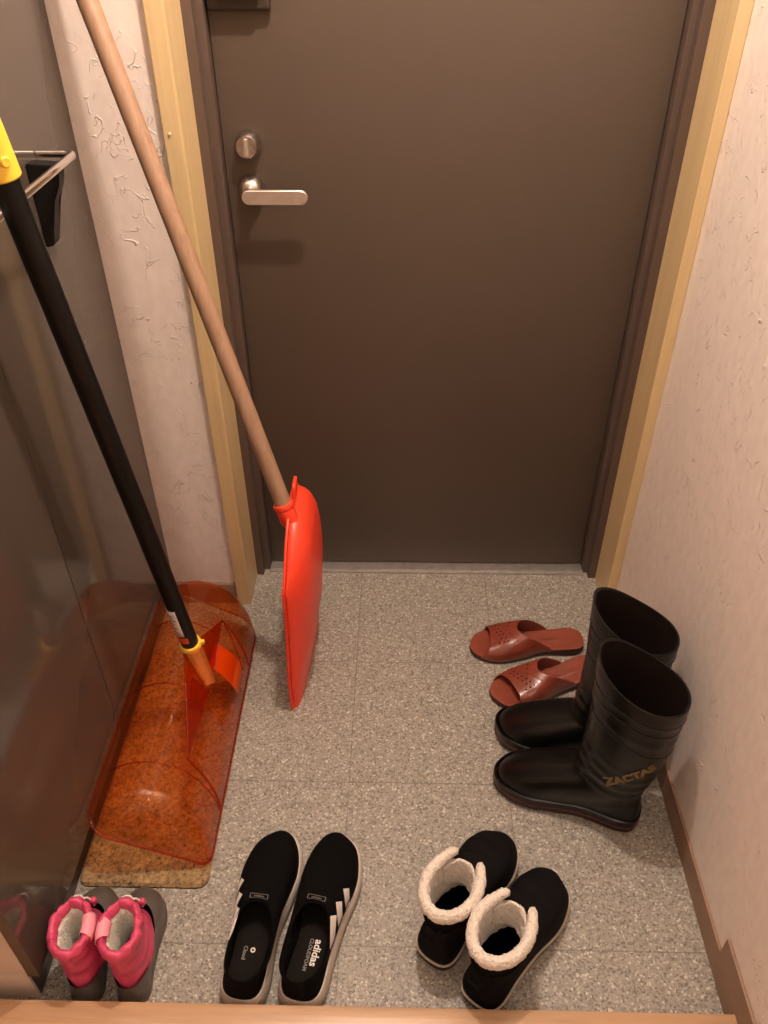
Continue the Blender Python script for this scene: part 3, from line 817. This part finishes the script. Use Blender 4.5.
# ---------------------------------------------------------------- black sneakers
def sneaker(heel, toe, sx, label):
    h = Vector(heel + (0,)); t = Vector(toe + (0,)); d = t - h
    L, W = 0.283, 0.0955
    root = tag(empty('sneaker', h, math.atan2(d.y, d.x) - math.pi / 2), label, 'shoe', 'pair of black slip-on sneakers')
    lp = outline(L, W, sx)
    topz = lambda p: lerp(0.036, 0.021, sstep(0.1, 0.85, p.y / L)) + 0.005 * sstep(0.90, 1.0, p.y / L)
    botz = lambda p: 0.012 * sstep(0.78, 1.0, p.y / L) ** 1.5
    midz = lambda p: lerp(botz(p), topz(p), 0.35)
    mid2 = lambda p: lerp(botz(p), topz(p), 0.8)
    sole_mesh('sole', lp, [(-0.006, botz), (-0.001, lambda p: botz(p) + 0.003), (0.003, midz), (0.0015, mid2), (-0.0015, topz), (-0.006, topz), (-0.010, lambda p: topz(p) - 0.014)], MT['sole_white'], root)
    base = atz(offset(lp, -0.004), lambda p: topz(p) - 0.003)
    zc = lambda x, y: 0.064 + 0.020 * sstep(0.06, 0.0, y) + 0.024 * sstep(0.07, 0.13, y)
    ring = ringf(72, 0.0 - 0.003 * sx, 0.069, 0.0355, 0.063, zc, sx, 2.3)
    loops = vamp_loops(base, ring, L, 18, 0.040, 0.006, 0.55, 0.005)
    lipi = [Vector((p.x * 0.93, 0.069 + (p.y - 0.069) * 0.965, p.z + 0.0022)) for p in ring]
    lip2 = [Vector((p.x * 0.84, 0.069 + (p.y - 0.069) * 0.92, p.z - 0.002)) for p in ring]
    bm = bmesh.new(); add_loops(bm, loops + [lipi, lip2])
    upper = from_bm('upper', bm, MT['knit_black'], root, angle=70)
    bed = [Vector((p.x * 0.78, 0.012 + p.y * 0.80, lerp(0.036, 0.028, p.y / L))) for p in lp]
    mid = [a.lerp(b, 0.5) + Vector(((b - a).x * 0.25, (b - a).y * 0.25 if a.y > 0.08 else 0, 0)) for a, b in zip(lip2, bed)]
    bm = bmesh.new(); add_loops(bm, [lip2, mid, bed])
    from_bm('lining', bm, MT['lining_black'], root, angle=70)
    bm = bmesh.new(); add_loops(bm, [atz(bed, lambda p: p.z), [Vector((p.x * 0.9, 0.02 + p.y * 0.93, lerp(0.036, 0.028, p.y / L) + 0.0015)) for p in bed]], False, True)
    ins = from_bm('insole', bm, MT['insole_black'], root, angle=70)
    # three stripes on the outer side
    T = bvh_of(upper)
    for k in range(3):
        (xa, ya), (xb, yb) = [((0.0335, 0.083), (0.0262, 0.123)), ((0.0425, 0.106), (0.0290, 0.146)), ((0.0465, 0.139), (0.0350, 0.170))][k]; wdt = 0.0090
        bm = bmesh.new(); rows = []
        for j in range(13):
            q = j / 12; zz = 0.040 + 0.022 * q
            yy = lerp(ya, yb, q); xx = lerp(xa, xb, q)
            hw = wdt / 2 * (0.66 + 0.34 * q)
            dd = Vector((-0.15 * sx, 0.35, -1))
            rows.append([cast(T, Vector((sx * (xx * (1.0 if sx > 0 else 0.9) + hw * a), yy + 0.5 * hw * a, zz)) - dd * 0.1, dd, 0.0007) for a in (-1, -0.5, 0, 0.5, 1)])
        add_grid(bm, rows)
        from_bm('stripe', bm, MT['print_white'], root, recalc=False)
    # woven tag on the throat
    bm = bmesh.new()
    tv, tf = curve_text('adidas', 0.0068)
    fn = lambda u, v: cast(T, (u - 0.003 * sx, 0.1345 + v * 0.7, 0.2), (0, 0, -1), 0.0008)
    o = mapped('tongue_tag', tv, tf, fn, MT['print_dim'], root)
    fr = []
    for (xa, ya, xb, yb) in ((-.0145, .0047, .0145, .0055), (-.0145, -.0055, .0145, -.0047), (-.0145, -.0055, -.0137, .0055), (.0137, -.0055, .0145, .0055)):
        bm = bmesh.new() if not fr else fr[0]
        if not fr: fr.append(bm)
        add_grid(bm, [[fn(lerp(xa, xb, i / 8), lerp(ya, yb, j / 2)) for i in range(9)] for j in range(3)])
    from_bm('tag_border', fr[0], MT['print_dim'], o, recalc=False)
    # insole print, reading along the shoe
    Ti = bvh_of(ins)
    def insole(body, size, y, x, name, mat, bold=0.0):
        vs, fs = curve_text(body, size, 'LEFT', 0, bold)
        # letters read towards the heel
        mapped(name, vs, fs, lambda u, v: cast(Ti, (x + v, y - u, 0.2), (0, 0, -1), 0.0006), mat, ins)
    if sx > 0:
        insole('adidas', 0.0165, 0.095, 0.0095, 'logo_print', MT['print_white'], 0.0004)
        insole('CLOUDFOAM', 0.0080, 0.095, -0.0015, 'text_print', MT['print_dim'], 0.0002)
    else:
        insole('o', 0.0150, 0.079, 0.004, 'logo_print', MT['print_white'], 0.0004)
        insole('Cloud', 0.0085, 0.080, -0.009, 'text_print', MT['print_dim'], 0.0002)
    return root
sneaker((-0.233, 0.500), (-0.204, 0.783), -1, 'left shoe of the black slip-on sneakers with white soles, beside the pink boots')
sneaker((-0.1475, 0.500), (-0.0935, 0.783), 1, 'right shoe of the black slip-on sneakers, three white stripes facing the fleece-lined boots')

# ---------------------------------------------------------------- fleece-lined ankle boots
def fuzz(v, amp, f):
    return Vector((noise.noise(v * f), noise.noise(v * f + Vector((7, 3, 1))), noise.noise(v * f + Vector((2, 9, 5))))) * amp
def fleece_boot(heel, ang, sx, label):
    L, W = 0.250, 0.094
    root = tag(empty('fleece_boot', (heel[0], heel[1], 0), -math.radians(ang)), label, 'boot', 'pair of black fleece-lined ankle boots')
    lp = outline(L, W, sx)
    n = len(lp)
    sole_mesh('sole', lp, [(-0.004, 0.0), (0, 0.002), (0.0015, 0.008), (0.0015, 0.017), (-0.002, 0.018)], MT['sole_dark'], root)
    bm = bmesh.new()
    add_loops(bm, [atz(offset(lp, d), z) for d, z in ((-0.004, 0.0178), (0.0022, 0.0178), (0.0026, 0.0188), (0.0020, 0.0198), (-0.004, 0.0198))])
    o = from_bm('welt', bm, MT['sole_cream'], root); o['label'] = 'cream welt line'
    base = atz(offset(lp, -0.001), 0.019)
    cx, cy = 0.0, 0.062
    ank = ringf(n, cx, cy + 0.006, 0.0365, 0.055, lambda x, y: 0.085 + 0.018 * sstep(0.03, 0.12, y), sx, 2.2)
    rings = [ringf(n, cx, lerp(cy + 0.004, 0.056, q), lerp(0.037, 0.0385, q), lerp(0.054, 0.050, q), lambda x, y: lerp(0.10, 0.158, q) + 0.012 * sstep(0.03, 0.11, y) * (1 - q), sx) for q in (0.3, 0.65, 1.0)]
    loops = vamp_loops(base, ank, L, 14, 0.050, 0.020, 0.45, 0.003)
    for lpx in loops[2:]:
        for i, v in enumerate(lpx): lpx[i] = v + fuzz(v, 0.0018, 38)
    bm = bmesh.new(); add_loops(bm, loops + rings)
    up_ = from_bm('upper', bm, MT['suede'], root, angle=80)
    # lining: from the rim down to a dark footbed
    R = [ringf(n, cx, 0.056, 0.0345, 0.047, 0.158, sx), ringf(n, cx, 0.058, 0.0305, 0.042, 0.135, sx), ringf(n, cx, 0.062, 0.0290, 0.043, 0.09, sx), ringf(n, cx, 0.066, 0.028, 0.050, 0.058, sx)]
    dense = []
    for a, b in zip(R, R[1:]):
        for q in range(8): dense.append([p.lerp(r, q / 8) for p, r in zip(a, b)])
    dense.append(R[-1])
    dense = [[v + fuzz(v, 0.0032, 130) for v in lpx] for lpx in dense]
    bm = bmesh.new(); add_loops(bm, dense)
    o = from_bm('lining', bm, MT['fleece'], root, angle=180); o['label'] = 'cream fleece lining'
    bm = bmesh.new(); add_loops(bm, [atz(R[-1], 0.059), ringf(n, cx, 0.10, 0.032, 0.085, 0.030, sx)], False, True)
    from_bm('insole', bm, MT['lining_black'], root, angle=80)
    # fleece cuff: a thick C-shaped roll open towards the toe
    bm = bmesh.new(); rows = []
    NA, NB = 150, 22
    for i in range(NA + 1):
        q = i / NA
        a = math.radians(lerp(90 + 26, 450 - 26, q))
        endt = min(1.0, min(q, 1 - q) / 0.035) ** 0.5
        rx_, ry_ = 0.0385, 0.0515
        front = sstep(0.4, 1.0, math.sin(a))
        c = Vector((cx + rx_ * math.cos(a) * (1 + 0.05 * front), 0.056 + ry_ * math.sin(a) * (1 + 0.06 * front), 0.160 + 0.008 * front))
        o_ = Vector((math.cos(a), math.sin(a), 0))
        row = []
        for j in range(NB):
            b = 2 * math.pi * j / NB
            rr = 0.0098 * (0.3 + 0.7 * endt) * (1.0 - 0.2 * front)
            p = c + o_ * (rr * 0.9 * math.cos(b)) + Vector((0, 0, rr * 1.25 * math.sin(b)))
            row.append(p + fuzz(p, 0.0016, 170) + fuzz(p, 0.0014, 420))
        rows.append(row)
    add_loops(bm, rows, True, True)
    o = from_bm('cuff', bm, MT['fleece'], root, angle=180); o['label'] = 'thick cream fleece cuff'
    # tongue: fleece inside, dark outside, lower than the cuff
    def tong(off, name, mat, fz):
        bm = bmesh.new(); rows = []
        for j in range(26):
            q = j / 25; z = lerp(0.100, 0.158, q)
            row = []
            for i in range(33):
                a = math.radians(lerp(28, 152, i / 32))
                k = abs(i - 16) / 16
                zz = z - 0.014 * (k ** 3) * q
                r1, r2 = 0.0310 + off, (0.037 + 0.004 * q) + off
                p = Vector((cx + r1 * math.cos(a), 0.060 + r2 * math.sin(a), zz))
                row.append(p + (fuzz(p, 0.0026, 150) if fz else Vector()))
            rows.append(row)
        add_grid(bm, rows)
        o = from_bm(name, bm, mat, root, angle=180, recalc=False)
        s = o.modifiers.new('thick', 'SOLIDIFY'); s.thickness = 0.004 if fz else 0.0015; s.offset = 0
        return o
    tg = tong(0.0, 'tongue', MT['fleece'], True); tg['label'] = 'cream fleece tongue'
    back = tong(0.0045, 'tongue_back', MT['suede'], False); back.parent = tg
    # seams, laces tucked at the side and the heel tab
    T = bvh_of(up_)
    bm = bmesh.new()
    for y in (0.150, 0.185):
        pts = [cast(T, (lerp(-0.036, 0.036, k / 16), y + 0.012 * math.cos(math.pi * (k / 16 - 0.5)), 0.3), (0, 0, -1), 0.0002) for k in range(17)]
        add_tube(bm, pts, 0.0009, 8)
    from_bm('seam', bm, MT['suede'], root)
    bm = bmesh.new()
    pts = [Vector((-0.012, 0.006, 0.122)), Vector((-0.013, -0.004, 0.116)), Vector((-0.009, -0.010, 0.106)), Vector((0.009, -0.010, 0.106)), Vector((0.013, -0.004, 0.116)), Vector((0.012, 0.006, 0.122))]
    add_tube(bm, pts, 0.0032, 10)
    from_bm('pull_tab', bm, MT['suede'], root)
    bm = bmesh.new()
    pts = [Vector((0.0385 * math.cos(a), 0.060 + 0.0525 * math.sin(a), 0.116 + 0.012 * math.sin(a))) for a in [2 * math.pi * k / 48 for k in range(48)]]
    add_tube(bm, pts, 0.0019, 8, closed=True)
    from_bm('cord', bm, MT['suede'], root)
    return root
fleece_boot((0.053, 0.572), 33, -1, 'left boot of the fleece-lined black pair, standing partly behind its mate')
fleece_boot((0.118, 0.512), 38, 1, 'right boot of the fleece-lined black pair, its heel nearest the wooden step')

# ---------------------------------------------------------------- pink winter boots for a child
def kid_boot(heel, ang, sx, label):
    L, W = 0.172, 0.068
    root = tag(empty('winter_boot', (heel[0], heel[1], 0), -math.radians(ang)), label, 'boot', "pair of child's pink winter boots")
    lp = outline(L, W, sx); n = len(lp)
    # grey rubber galosh
    topz = lambda p: 0.052 - 0.010 * sstep(0.15, 0.5, p.y / L)
    base = atz(lp, 0.004)
    g_top = ringf(n, 0, 0.066, 0.0305, 0.062, lambda x, y: 0.050 + 0.012 * sstep(0.06, 0.12, y), sx, 2.2)
    loops = [atz(offset(lp, -0.003), 0.0), atz(lp, 0.001), atz(offset(lp, 0.001), 0.006), atz(offset(lp, -0.0005), 0.012)]
    loops += vamp_loops(atz(offset(lp, -0.001), 0.0125), g_top, L, 12, 0.034, 0.006, 0.5, 0.003)
    bm = bmesh.new(); add_loops(bm, loops, True, False)
    gal = from_bm('galosh', bm, MT['rubber_grey'], root, angle=60); gal['label'] = 'grey rubber foot'
    # quilted pink shaft
    cy0, cy1 = 0.056, 0.049
    rows = []
    for k in range(40):
        q = k / 39
        z0 = lerp(0.040, 0.138, q)
        rx = lerp(0.0300, 0.0270, q) + 0.0022 * math.sin(q * math.pi * 3.0) ** 2
        ry = lerp(0.057, 0.0385, q ** 0.7) + 0.0015 * math.sin(q * math.pi * 3.0) ** 2
        cy = lerp(cy0 + 0.008, cy1, q)
        zf = lambda x, y, z0=z0, q=q: z0 + (0.014 * sstep(0.05, 0.12, y)) * (1 - q)
        lpv = ringf(n, 0, cy, rx, ry, zf, sx)
        rows.append([v + fuzz(v, 0.0022, 55) for v in lpv])
    bm = bmesh.new(); add_loops(bm, rows)
    shaft = from_bm('shaft', bm, MT['pink'], root, angle=180); shaft['label'] = 'pink quilted shaft'
    # puffy gathered collar
    bm = bmesh.new(); rows = []
    NA, NB = 144, 18
    for i in range(NA):
        a = 2 * math.pi * i / NA
        pk = abs(math.sin(a * 5 + 0.4 + 0.5 * math.sin(a * 2))) ** 0.35
        rr = 0.0094 * (0.74 + 0.30 * pk)
        c = Vector((0.0250 * math.cos(a), cy1 + 0.0370 * math.sin(a), 0.141 + 0.0016 * math.sin(a * 5)))
        o_ = Vector((math.cos(a), math.sin(a), 0))
        row = []
        for j in range(NB):
            b = 2 * math.pi * j / NB
            p = c + o_ * (rr * 0.72 * math.cos(b) + 0.0012) + Vector((0, 0, rr * 1.25 * math.sin(b)))
            row.append(p + fuzz(p, 0.0026, 95))
        rows.append(row)
    rows.append(rows[0][:])
    add_loops(bm, rows)
    bmesh.ops.remove_doubles(bm, verts=bm.verts, dist=1e-6)
    col = from_bm('collar', bm, MT['pink'], root, angle=180)
    # light pink webbing patch on the inner side (towards the other boot)
    bm = bmesh.new(); rows = []
    for i in range(15):
        a = math.radians(lerp(-24, 22, i / 14)); a = math.pi - a if sx > 0 else a
        c = Vector((0.0250 * math.cos(a), cy1 + 0.0370 * math.sin(a), 0.141))
        o_ = Vector((math.cos(a), math.sin(a), 0)); row = []
        for j in range(15):
            b = math.radians(lerp(-70, 190, j / 14))
            row.append(c + o_ * (0.0097 * math.cos(b)) + Vector((0, 0, 0.0128 * math.sin(b))))
        rows.append(row)
    add_grid(bm, rows)
    o = from_bm('webbing', bm, MT['pink_light'], col, recalc=False); o['label'] = 'light pink webbing patch'
    s = o.modifiers.new('thick', 'SOLIDIFY'); s.thickness = 0.001; s.offset = 0
    # fleece lining and footbed
    R = [ringf(n, 0, cy1, 0.0235, 0.0350, 0.147, sx), ringf(n, 0, cy1, 0.0185, 0.030, 0.130, sx), ringf(n, 0, 0.052, 0.0190, 0.035, 0.07, sx), ringf(n, 0, 0.056, 0.019, 0.042, 0.040, sx)]
    dense = []
    for a, b in zip(R, R[1:]):
        for q in range(7): dense.append([p.lerp(r, q / 7) for p, r in zip(a, b)])
    dense.append(R[-1])
    dense = [[v + fuzz(v, 0.0022, 170) for v in lpx] for lpx in dense]
    bm = bmesh.new(); add_loops(bm, dense)
    o = from_bm('lining', bm, MT['fleece_kid'], root, angle=180); o['label'] = 'ivory fleece lining'
    bm = bmesh.new(); add_loops(bm, [atz(ringf(n, 0, 0.058, 0.022, 0.045, 0.041, sx), 0.041), ringf(n, 0, 0.062, 0.019, 0.045, 0.034, sx)], False, True)
    from_bm('insole', bm, MT['footbed_grey'], root, angle=80)
    # stitched seams on the shaft
    bm = bmesh.new()
    T = bvh_of(shaft)
    for zz, dz in ((0.075, 0.022), (0.098, 0.016)):
        pts = []
        for k in range(25):
            a = math.radians(lerp(-50, 70, k / 24)); a = math.pi - a if sx < 0 else a
            d = Vector((math.cos(a), math.sin(a), 0))
            pts.append(cast(T, Vector((0, 0.055, zz + dz * math.sin(a))) + d * 0.15, -d, 0.0001))
        add_tube(bm, pts, 0.0008, 6)
    from_bm('seam', bm, MT['pink'], shaft)
    # drawstring with toggle at the front
    bm = bmesh.new()
    fy = cy1 + 0.0475
    s_ = sx
    pts = [Vector((-0.010, fy - 0.004, 0.134)), Vector((-0.008, fy + 0.003, 0.136)), Vector((-0.002, fy + 0.005, 0.137)), Vector((0.005, fy + 0.004, 0.136)), Vector((0.010, fy - 0.002, 0.134))]
    add_tube(bm, pts, 0.0014, 8)
    pts = [Vector((0.007, fy, 0.136)), Vector((0.013, fy + 0.003, 0.130)), Vector((0.018, fy + 0.003, 0.118)), Vector((0.018, fy + 0.002, 0.106))]
    add_tube(bm, pts, 0.0014, 8)
    cd = from_bm('drawstring', bm, MT['label'], root); cd['label'] = 'white drawstring'
    bm = bmesh.new(); add_box(bm, (0.013, fy - 0.001, 0.112), (0.024, fy + 0.008, 0.124), 0.0035, 3)
    from_bm('toggle', bm, MT['pink'], cd)
    return root
kid_boot((-0.4695, 0.505), -8, -1, 'pink child\'s boot nearest the glossy cabinet, cream fleece inside')
kid_boot((-0.3995, 0.505), -5, 1, 'pink child\'s boot on the sneaker side of its pair, its grey toe clear')

# ---------------------------------------------------------------- black rubber boots
def rubber_boot(heel, ang, sx, label, text):
    L, W = 0.262, 0.097
    root = tag(empty('rubber_boot', (heel[0], heel[1], 0), math.radians(ang)), label, 'boot', 'pair of tall black rubber boots')
    lp = outline(L, W, sx, 96); n = len(lp)
    sole_mesh('sole', lp, [(-0.005, 0.0), (0.0, 0.002), (0.0025, 0.006), (0.0025, 0.016), (0.0005, 0.017)], MT['rubber_sole'], root)
    bm = bmesh.new()
    add_loops(bm, [atz(offset(lp, d), z) for d, z in ((-0.002, 0.0172), (0.0038, 0.0173), (0.0042, 0.0182), (0.0038, 0.0192), (-0.002, 0.0193))])
    o = from_bm('welt', bm, MT['red_stripe'], root); o['label'] = 'thin dark red welt'
    base = atz(offset(lp, -0.0005), 0.019)
    H = 0.362
    cyr = 0.054
    def ring(q):
        z = lerp(0.100, H, q)
        rx = interp(q, [(0, 0.0435), (0.25, 0.0475), (0.6, 0.054), (1, 0.0600)])
        ry = interp(q, [(0, 0.0600), (0.25, 0.0660), (0.6, 0.0705), (1, 0.0760)])
        cy = interp(q, [(0, 0.066), (0.25, 0.0560), (0.6, 0.052), (1, cyr)])
        bx = -0.000 * q
        zf = lambda x, y: z + (0.022 * (1 - q) * sstep(0.04, 0.13, y)) + q * (0.030 * (y - cyr) / 0.07 + (0.010 * ((y - cyr) / 0.07) ** 2))
        return ringf(n, bx, cy, rx, ry, zf, sx, 2.15)
    loops = vamp_loops(base, ring(0), L, 20, 0.046, 0.026, 0.36, 0.0035)
    rings = []
    for k in range(1, 41):
        q = k / 40
        r = ring(q)
        # slight creases in the shaft and raised bands
        wv = 0.0
        if q < 0.45: wv = 0.0016 * math.sin(q * 60) * (1 - q / 0.45)
        if 0.86 < q < 0.965: wv += 0.0010
        if 0.66 < q < 0.72: wv += 0.0010
        c = sum(r, Vector()) / n
        rings.append([v + (Vector((v.x - c.x, v.y - c.y, 0)).normalized() * (wv if True else 0)) + fuzz(v, 0.0020 * (1 - 0.6 * q), 16) for v in r])
    lip = [v + Vector((0, 0, 0.0016)) for v in rings[-1]]
    c = sum(lip, Vector()) / n
    lip_i = [c + (v - c) * 0.955 for v in lip]
    lip_i2 = [c + (v - c) * 0.945 - Vector((0, 0, 0.003)) for v in lip]
    bm = bmesh.new(); add_loops(bm, loops + rings + [lip, lip_i, lip_i2])
    up_ = from_bm('upper', bm, MT['rubber_black'], root, angle=80)
    inner = [lip_i2]
    for k in (37, 34, 30, 25, 20, 15, 10, 5, 1):
        cc = sum(rings[k], Vector()) / n
        inner.append([cc + Vector(((v - cc).x * 0.93, (v - cc).y * 0.93, (v - cc).z)) for v in rings[k]])
    bed = ringf(n, 0, 0.075, 0.032, 0.055, 0.03, sx)
    bm = bmesh.new(); add_loops(bm, inner + [bed], False, True)
    from_bm('lining', bm, MT['rubber_inner'], root, angle=80)
    # foxing band round the foot
    bm = bmesh.new()
    add_loops(bm, [atz(offset(lp, d), z) for d, z in ((0.001, 0.020), (0.0036, 0.021), (0.0036, 0.034), (0.0006, 0.036))])
    from_bm('foxing', bm, MT['rubber_black'], root, angle=50)
    # reinforcement ridges on the shaft
    T = bvh_of(up_)
    bm = bmesh.new()
    for z0, amp in ((0.335, 0.022), (0.312, 0.022), (0.262, 0.03)):
        pts = []
        for k in range(49):
            a = 2 * math.pi * k / 48
            d = Vector((math.cos(a), math.sin(a), 0))
            zz = z0 + amp * (math.sin(a))
            pts.append(cast(T, Vector((0, 0.058, zz)) + d * 0.2, -d, -0.0002))
        add_tube(bm, pts[:-1], 0.0014, 8, closed=True)
    from_bm('ridge', bm, MT['rubber_black'], root)
    if text:
        vs, fs = curve_text('ZACTAS', 0.0250, 'CENTER', 0.35, 0.0014)
        s_ = text
        # printed on the side that faces the hall, slanting up towards the heel
        def fn(u, v):
            al = math.radians(46)
            uu = u * math.cos(al) - v * math.sin(al); vv_ = u * math.sin(al) + v * math.cos(al)
            be = math.radians(24); tx, ty = math.sin(be) , -math.cos(be)   # along the print, towards the heel
            wx, wy = -math.cos(be), -math.sin(be)                            # outwards, to the hall side
            uu += 0.004
            return cast(T, (tx * uu + wx * 0.15, 0.062 + ty * uu + wy * 0.15, 0.178 + vv_), (-wx, -wy, 0), 0.0012)
        o = mapped('logo_print', vs, fs, fn, MT['gold_print'], root); o['label'] = 'dull gold lettering'
    return root
# boots point left: local +Y turned towards -X
rubber_boot((0.4340, 0.829), 69.5, 1, 'black rubber boot in front, with dull gold lettering on its shaft', -1)
rubber_boot((0.4500, 0.957), 75.5, -1, 'black rubber boot behind its mate, next to the red-brown slippers', 0)

# ---------------------------------------------------------------- red-brown slippers
def slipper(heel, ang, sx, label):
    L, W = 0.250, 0.095
    root = tag(empty('slipper', (heel[0], heel[1], 0), math.radians(ang)), label, 'slipper', 'pair of red-brown open-toe slippers')
    lp = outline(L, W, sx, 72, 0.9)
    zt = lambda p: lerp(0.023, 0.012, sstep(0.1, 0.6, p.y / L)) + 0.004 * sstep(0.8, 1.0, p.y / L)
    sole_mesh('sole', lp, [(-0.003, 0.0), (0.0, 0.002), (0.0012, 0.005), (0.0, lambda p: zt(p) - 0.003), (-0.001, lambda p: zt(p) - 0.0025)], MT['slipper_sole'], root)
    sole_mesh('insole', lp, [(-0.002, lambda p: zt(p) - 0.003), (0.0006, lambda p: zt(p) - 0.002), (0.0004, lambda p: zt(p)), (-0.004, lambda p: zt(p) + 0.0008), (-0.012, lambda p: zt(p) - 0.0006)], MT['insole_red'], root)
    # half widths by length
    def side(y, s):
        best = None
        cands = [p for p in lp if (p.x > 0) == (s > 0)]
        cands.sort(key=lambda p: abs(p.y - y))
        a, b = cands[0], cands[1]
        if abs(a.y - b.y) < 1e-6: return a.x
        t = (y - a.y) / (b.y - a.y); t = max(-0.5, min(1.5, t))
        return a.x + (b.x - a.x) * t
    bm = bmesh.new(); rows = []
    NB = 34; NA = 40
    for j in range(NB + 1):
        row = []
        for i in range(NA + 1):
            a = i / NA                      # 0 left edge, 1 right edge
            m = 2 * a - 1
            front = 0.222 - 0.014 * (1 - m * m) + 0.008 * m * sx * -1
            back = 0.072 + 0.078 * (1 - abs(m) ** 1.5)
            y = lerp(back, front, j / NB)
            xl, xr = side(y, -1) - 0.0015, side(y, 1) + 0.0015
            ht = lerp(0.072, 0.036, sstep(0.10, 0.225, y))
            th = math.pi * (1 - a)
            c, s_ = math.cos(th), math.sin(th)
            x = (xl + xr) / 2 + (xr - xl) / 2 * (abs(c) ** 0.8) * (1 if c > 0 else -1)
            z0 = zt(Vector((0, y, 0))) - 0.003
            z = z0 + (ht - z0) * abs(s_) ** 0.75
            p = Vector((x, y, z))
            row.append(p + fuzz(p, 0.0016, 42) * s_)
        rows.append(row)
    add_grid(bm, rows)
    upo = from_bm('upper', bm, MT['leather_red'], root, angle=180, recalc=False)
    T = bvh_of(upo)
    s = upo.modifiers.new('thick', 'SOLIDIFY'); s.thickness = 0.0022; s.offset = 0
    bm = bmesh.new()
    def dot(x, y, r=0.0019):
        c = [cast(T, (x + r * math.cos(a), y + r * math.sin(a), 0.2), (0, 0, -1), 0.0016) for a in [2 * math.pi * k / 10 for k in range(10)]]
        cc = cast(T, (x, y, 0.2), (0, 0, -1), 0.0016)
        vs = [bm.verts.new(p) for p in c]; v0 = bm.verts.new(cc)
        for k in range(10): bm.faces.new((vs[k], vs[(k + 1) % 10], v0))
    for k in range(6):
        q = (k - 2.5) / 2.5
        dot(q * 0.026, 0.182 + q * 0.010); dot(q * 0.026, 0.190 + q * 0.010 if k % 2 else 0.190 + q * 0.010)
        dot(q * 0.026, 0.176 - q * 0.014)
    from_bm('perforation', bm, MT['hole_dark'], upo)
    # crossing seam lines
    bm = bmesh.new()
    for s2 in (-1, 1):
        pts = [cast(T, (lerp(-0.036, 0.036, k / 18), 0.170 + s2 * lerp(-0.022, 0.022, k / 18), 0.2), (0, 0, -1), 0.0013) for k in range(19)]
        add_tube(bm, pts, 0.0008, 6)
    from_bm('seam', bm, MT['leather_red'], upo)
    return root
slipper((0.4080, 1.256), 93.0, 1, 'red-brown open-toe slipper nearer the door, whole heel in view')
slipper((0.4300, 1.186), 111.0, -1, 'red-brown open-toe slipper nearer the rubber boots, its heel hidden behind them')
